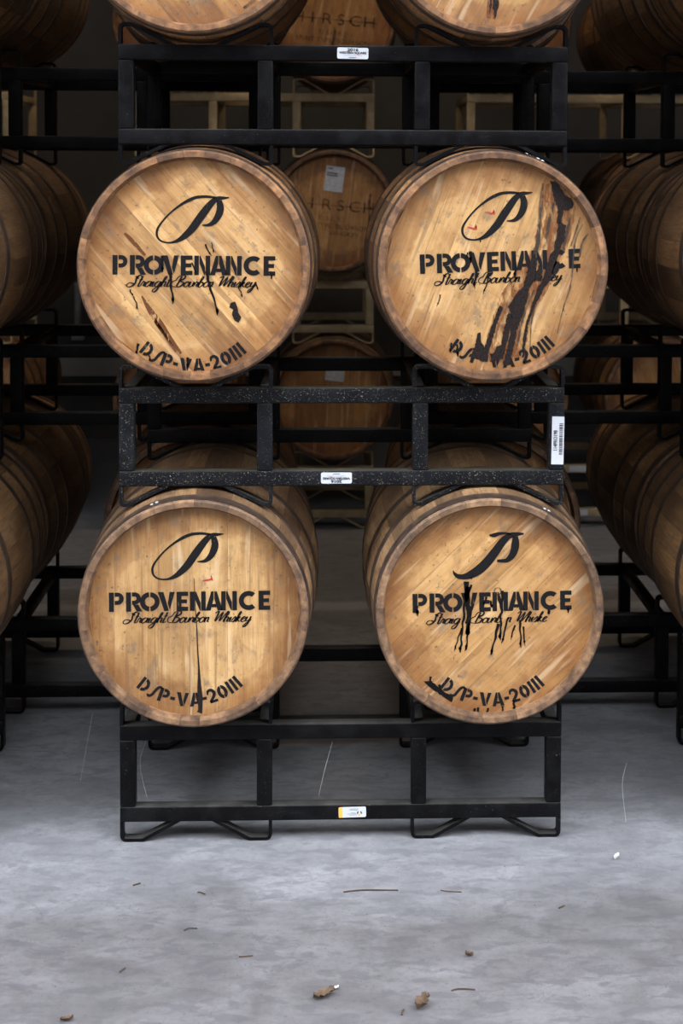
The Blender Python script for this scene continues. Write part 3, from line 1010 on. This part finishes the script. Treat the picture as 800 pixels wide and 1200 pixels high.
# neighbouring stacks of the same row (their rack ends flank the gap)
NXR, NXL = -.940, 1.052
TN = ('bottom', 'middle', 'top')
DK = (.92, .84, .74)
REF = {-1: ('cracked-head', 'knotted smudge-lettered', 'red-crayoned'), 1: ('drip-marked', 'tar-stained', 'rusty-streaked')}
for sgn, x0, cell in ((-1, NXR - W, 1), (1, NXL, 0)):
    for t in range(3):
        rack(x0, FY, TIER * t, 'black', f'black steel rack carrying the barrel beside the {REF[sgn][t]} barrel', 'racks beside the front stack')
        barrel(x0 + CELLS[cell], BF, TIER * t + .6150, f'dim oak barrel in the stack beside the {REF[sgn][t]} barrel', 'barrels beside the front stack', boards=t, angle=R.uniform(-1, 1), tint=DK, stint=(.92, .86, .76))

# ------------------------------------------------------------------ second row
AY = 4.74
AB = AY - OFF + .005
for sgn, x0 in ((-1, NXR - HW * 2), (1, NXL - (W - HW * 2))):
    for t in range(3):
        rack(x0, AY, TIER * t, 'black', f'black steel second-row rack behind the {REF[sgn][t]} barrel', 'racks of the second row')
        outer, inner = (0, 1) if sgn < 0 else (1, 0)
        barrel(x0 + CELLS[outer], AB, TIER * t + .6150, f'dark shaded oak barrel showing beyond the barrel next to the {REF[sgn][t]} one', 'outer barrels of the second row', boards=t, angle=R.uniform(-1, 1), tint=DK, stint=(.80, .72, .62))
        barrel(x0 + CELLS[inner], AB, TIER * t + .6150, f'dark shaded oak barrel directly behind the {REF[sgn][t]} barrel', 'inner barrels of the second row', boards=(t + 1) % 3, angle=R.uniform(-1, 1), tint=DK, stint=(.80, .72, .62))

# ------------------------------------------------------------------ third row on beige racks
CY, CT = 7.18, .881
CB = CY - OFF
HT = (.80, .64, .48)
hirsch = []
for rx, (x0, nm) in enumerate(((-1.47 - W, 'the pale-edged neighbour'), (-.897, 'the tagged HIRSCH barrels'), (.663, 'no tag'))):
    for t in range(3):
        if rx == 1:
            lab = ('beige steel rack on the aisle floor beneath the lowest tagged HIRSCH barrel', 'beige steel rack between the two tagged HIRSCH barrels', 'beige steel rack beneath the topmost HIRSCH barrel')[t]
            grp = None
        else:
            lab = f'beige steel rack across the aisle, past the {REF[rx - 1][t]} barrel'
            grp = 'beige racks beside the lettered stack'
        rk = rack(x0, CY, CT * t, 'beige', lab, grp)
        if rx == 2 and t == 0:
            for z in (Z_B0, Z_T0):
                link('paper_label', box_mesh('paper_label', .09, .001, .027, M['paper']), rk, (.545 - W / 2, -.0006, z + TB / 2))
        zc = CT * t + .630
        cells = (1,) if rx == 0 else (0, 1)
        for c in cells:
            if rx == 1 and c == 1:
                lab = ('oak barrel with a silver tag, lower of the two tagged barrels on beige racks', 'oak barrel lettered HIRSCH with a silver tag above the lettering', 'oak barrel lettered HIRSCH with a split dark stain, on the topmost beige rack')[t]
                b = barrel(x0 + CELLS[c], CB, zc, lab, 'tagged or lettered barrels on beige racks', boards=t, angle=math.radians((2, 6, 12)[t]), tint=HT, stint=(.86, .76, .64))
                hirsch.append(b)
            else:
                which = 'inner' if (rx == 1 and c == 0) or (rx == 2 and c == 0) else 'outer'
                sd = -1 if rx < 2 else 1
                lab = f'oak barrel on a beige rack far behind the {REF[sd][t]} barrel' if which == 'inner' else f'oak barrel on a beige rack, past the stack beside the {REF[sd][t]} barrel'
                barrel(x0 + CELLS[c], CB, zc, lab, f'{which} barrels on beige racks', boards=(t + c) % 3, angle=R.uniform(-1, 1), tint=HT, stint=(.95, .82, .66))

def head_text(root, name, body, size, x, z, rot, mat, label=None, sx=1.0, bold=0.0):
    o = link(name, text_mesh(name, body, size, mat, sx=sx, bold=bold), root, (x, -L / 2 + HEAD_Y - .0012, RB + z), (0, math.radians(rot), 0))
    if label:
        o['label'] = label
    return o
for i, b in enumerate(hirsch):
    rot = 5.0
    if i >= 1:
        dz = .026 if i == 1 else .008
        for q, ch in enumerate('HIRSCH'):
            xx = (q - 2.5) * .066
            head_text(b, 'brand_letter', ch, .072, xx, dz - xx * math.tan(math.radians(rot)), rot, M['ink_faint'], None, 1.2)
        bar = Art(); bar.rect(-.21, -.0018, .20, .0018)
        o = link('strike_line', bar.mesh('strike_line', M['ink_faint']), b, (0, -L / 2 + HEAD_Y - .0014, RB + dz), (0, math.radians(rot), 0))
        for body, z in (('D.S.P. KY', -.062), ('SPIRIT TYPE: BOURBON', -.098), ('            WHISKEY', -.130), ('LOT', -.166)):
            head_text(b, 'small_lettering', body, .030, -.005 if body != 'LOT' else -.12, z + dz, rot, M['ink_faint'], None, 1.1)
    if i == 2:
        st = Art()
        st.poly(jag([(0, -8), (5, -20), (2, -60), (-14, -86), (-28, -104), (-22, -86), (-10, -66), (-2, -40)], 1.0, 4, R))
        put(b, 'dark_split', st, M['soot'], 0, 0, 0, -.0016, 'dark split stain')
    if i == 1:
        st = Art(); st.ribbon(catmull([(84, 40, 3), (80, 20, 6), (82, -10, 7), (78, -40, 4), (76, -70, 3)]))
        put(b, 'soot_streaks', st, M['soot'], 0, 0, 0, -.0016, 'dark run near the rim')
    if i < 2:
        tx, tz, th = (.004, .150, .118) if i == 1 else (.012, .135, .10)
        tg = link('silver_tag', box_mesh('silver_tag', .088, .0012, th, M['tag']), b, (tx, -L / 2 + HEAD_Y - .0022, RB + tz), (0, math.radians(7), 0))
        tg['label'] = 'crumpled silver paper tag'
        for dx, dz2, w_ in ((-.012, th * .22, .05), (-.012, th * .13, .05), (-.022, th * .40, .02)):
            link('tag_line', box_mesh('tag_line', w_, .0005, .006, M['tag_print']), tg, (dx, -.0009, dz2))

# ------------------------------------------------------------------ rack stickers
def sticker(rk, name, x, z, w, h, rot=0.0, label=None, rad=.004):
    pts = []
    for cx_, cz_, a0 in ((w / 2 - rad, h / 2 - rad, 0), (-w / 2 + rad, h / 2 - rad, 90), (-w / 2 + rad, -h / 2 + rad, 180), (w / 2 - rad, -h / 2 + rad, 270)):
        for k_ in range(4):
            a = math.radians(a0 + 30 * k_)
            pts.append((cx_ + rad * math.cos(a), cz_ + rad * math.sin(a)))
    n = len(pts)
    vs = [(p[0], 0, p[1]) for p in pts] + [(p[0], .0008, p[1]) for p in pts]
    fs = [tuple(range(n - 1, -1, -1))[::-1], tuple(range(2 * n - 1, n - 1, -1))] + [(i, i + n, (i + 1) % n + n, (i + 1) % n) for i in range(n)]
    o = link(name, mesh_from(name, vs, fs, M['paper']), rk, (x, -.0008, z), (0, math.radians(rot), 0))
    if label:
        o['label'] = label
    return o
def stext(st, body, size, x, z, mat='print', sx=1.0, bold=0.0, rot=0.0):
    link('label_text', text_mesh('label_text', body, size, M[mat], sx=sx, bold=bold), st, (x, -.0006, z), (0, math.radians(rot), 0))
def maker(rk, x, z, rot):
    s = sticker(rk, 'maker_label', x, z, .078, .028, rot, 'white maker label reading 2016 WESTERN SQUARE INDUSTRIES')
    stext(s, '2016', .0098, 0, .0084, sx=1.4, bold=.0004)
    stext(s, 'WESTERN SQUARE', .0078, 0, .0008, sx=1.02, bold=.0003)
    stext(s, 'I N D U S T R I E S', .0046, 0, -.0056, 'grey_print', 1.25)
    link('print_line', box_mesh('print_line', .018, .0004, .0012, M['print']), s, (0, -.0005, -.0106))
    link('red_dot', box_mesh('red_dot', .0022, .0004, .0022, M['red_print']), s, (.0145, -.0005, -.0032))
maker(rk1, .0215, Z_T0 + TB / 2, 1.0)
maker(rk2, -.0155, Z_B0 + TB / 2 + .001, 180)
s = sticker(rk2, 'barcode_sticker', W / 2 - .0165, .1545 + .012, .031, .122, .8, 'tall white sticker with a barcode and 114PRO198', .001)
stext(s, '114PRO198', .0135, -.0058, -.0005, sx=.80, bold=.00035, rot=-90)
rr = random.Random(4)
z = -.036
while z < .046:
    w_ = rr.choice((.0011, .0016, .0026))
    link('bar', box_mesh('bar', .0088, .0004, w_, M['print']), s, (.0078, -.0004, z + w_ / 2))
    z += w_ + rr.choice((.0009, .0013, .0022))
s = sticker(rk3, 'warning_sticker', .0275, Z_B0 + TB / 2 + .001, .070, .027, -1.2, 'white sticker with an orange edge strip')
link('orange_strip', box_mesh('orange_strip', .0085, .0006, .0262, M['orange']), s, (-.0302, -.0004, 0))
for x, z, w_ in ((.004, .0085, .022), (.004, .0055, .022), (.002, -.0012, .012), (-.002, -.0042, .024), (.001, -.0072, .018)):
    link('print_line', box_mesh('print_line', w_, .0004, .0009, M['grey_print']), s, (x, -.0004, z))
for x in (.0135, .0225):
    link('print_mark', box_mesh('print_mark', .0028, .0004, .0062, M['print']), s, (x, -.0004, -.0015), (0, math.radians(20 if x < .02 else -20), 0))
link('orange_mark', box_mesh('orange_mark', .0048, .0004, .0044, M['orange']), s, (.018, -.0005, -.0065))

# ------------------------------------------------------------------ fixtures on the back wall
cd = link('wall_conduit', None, None, (-1.55, BACK_Y, .52))
tag(cd, 'grey conduit with a pale junction box on the back wall', 'conduit')
link('pipe', box_mesh('pipe', .05, .04, .30, M['galv'], .012), cd, (0, -.02, .32))
link('junction_box', box_mesh('junction_box', .075, .06, .07, M['paper'], .006), cd, (0, -.03, .145))

# ------------------------------------------------------------------ litter on the floor
def leaf(x, y, ln, wd, rot, curl, mat, label, name='dry_leaf', cat='leaf', seed=0):
    rr = random.Random(seed)
    n, m = 9, 3
    vs, fs = [], []
    for i in range(n):
        t = i / (n - 1)
        w_ = wd * math.sin(PI * (t * .94 + .03)) ** .8 * (rr.uniform(.85, 1.25) if i % 2 else rr.uniform(.4, .7))
        for j in range(m):
            q = j / (m - 1) * 2 - 1
            vs.append(((t - .5) * ln, q * w_ / 2 + rr.uniform(-.1, .1) * w_, .002 + curl * (abs(q) ** 1.5 * .7 + (t - .4) ** 2 * 1.4) * wd + rr.uniform(0, .06) * wd))
    for i in range(n - 1):
        for j in range(m - 1):
            a = i * m + j
            fs.append((a, a + m, a + m + 1, a + 1))
    k_ = len(vs)
    vs += [(a, b, c + .0012) for a, b, c in vs]
    fs2 = [tuple(i + k_ for i in f) for f in fs]
    fs = [tuple(reversed(f)) for f in fs] + fs2
    o = link(name, mesh_from(name, vs, fs, mat, 60), None, (x, y, 0), (0, 0, rot))
    tag(o, label, cat)
    return o
leaf(.000, 3.085, .050, .034, .5, .30, M['leaf'], 'curled brown leaf lying beside a small white chip on the concrete', seed=1)
leaf(.200, 3.040, .042, .036, 1.0, .45, M['leaf'], 'crumpled brown leaf with raised edges alone on the concrete', seed=2)
leaf(-.516, 3.010, .026, .012, .2, .6, M['leaf'], 'small orange-brown leaf scrap lying apart on the open floor', seed=3)
leaf(.315, 3.235, .020, .012, -.6, .8, M['leaf'], 'tiny brown leaf flake on the concrete floor between larger litter', seed=6)
leaf(.024, 3.112, .014, .010, .3, .4, M['chip'], 'small white chip beside the curled brown leaf', 'paint_chip', 'chip', 4)
leaf(.725, 3.693, .020, .012, .8, .8, M['chip'], 'pale chip on the floor out past the rack with the orange-edged sticker', 'paint_chip', 'chip', 5)
def twig(pts, r, mat, label, name='twig', cat='twig', group=None):
    vs, fs = [], []
    P = [Vector(p) for p in catmull(pts, 4)]
    for i, p in enumerate(P):
        d = (P[min(i + 1, len(P) - 1)] - P[max(i - 1, 0)]).normalized()
        u = d.cross(Vector((0, 0, 1)))
        u = u.normalized() if u.length > 1e-4 else Vector((1, 0, 0))
        v = d.cross(u)
        for k_ in range(5):
            a = 2 * PI * k_ / 5
            vs.append(p + (u * math.cos(a) + v * math.sin(a)) * r)
    for i in range(len(P) - 1):
        for k_ in range(5):
            a = i * 5
            fs.append((a + k_, a + (k_ + 1) % 5, a + 5 + (k_ + 1) % 5, a + 5 + k_))
    base = Vector((P[0].x, P[0].y, min(p.z for p in P)))
    o = link(name, mesh_from(name, [v - base for v in vs], fs, mat, 60), None, base)
    tag(o, label, cat, group)
for i, (x, y, ln, rot) in enumerate([(.110, 3.54, .13, .04), (.30, 3.535, .05, -.2), (-.29, 3.54, .022, -.5), (-.448, 3.59, .02, .6), (-.30, 3.37, .03, .3), (-.43, 3.20, .02, 1.1), (.16, 3.02, .02, 1.3), (-.17, 3.25, .03, .1), (.29, 3.10, .05, .05), (.55, 3.45, .02, .7)]):
    c, s_ = math.cos(rot) * ln / 2, math.sin(rot) * ln / 2
    twig([(x - c, y - s_, .002), (x - c * .3, y + (.004, -.003)[i % 2], .003), (x + c, y + s_, .002)], (.0016, .0011, .0014)[i % 3], M['twig'], 'longest dark twig fragment lying on the concrete before the bottom rack' if i == 0 else 'small dark twig fragment scattered on the concrete before the bottom rack', group=None if i == 0 else 'twig fragments on the floor')
for pts, lab in (([(-.66, 4.30, .16), (-.67, 4.25, .08), (-.68, 4.2, .003)], 'thin cobweb thread reaching the floor beside the bottom rack'),
                 ([(-.46, 3.90, .235), (-.475, 3.88, .18), (-.455, 3.86, .10)], 'curved cobweb thread inside the bottom rack bay'),
                 ([(.80, 3.95, .14), (.785, 3.93, .09), (.79, 3.9, .003)], 'bent cobweb thread rising from the floor past the bottom rack'),
                 ([(.02, 3.86, .24), (0, 3.85, .17), (-.015, 3.86, .10)], 'cobweb thread strung between the rails of the bottom rack'),
                 ([(.245, 3.86, .245), (.243, 3.85, .17), (.25, 3.86, .09)], 'straight cobweb thread below the drip-marked barrel')):
    twig(pts, .0003, M['web'], lab, 'cobweb_thread', 'cobweb')
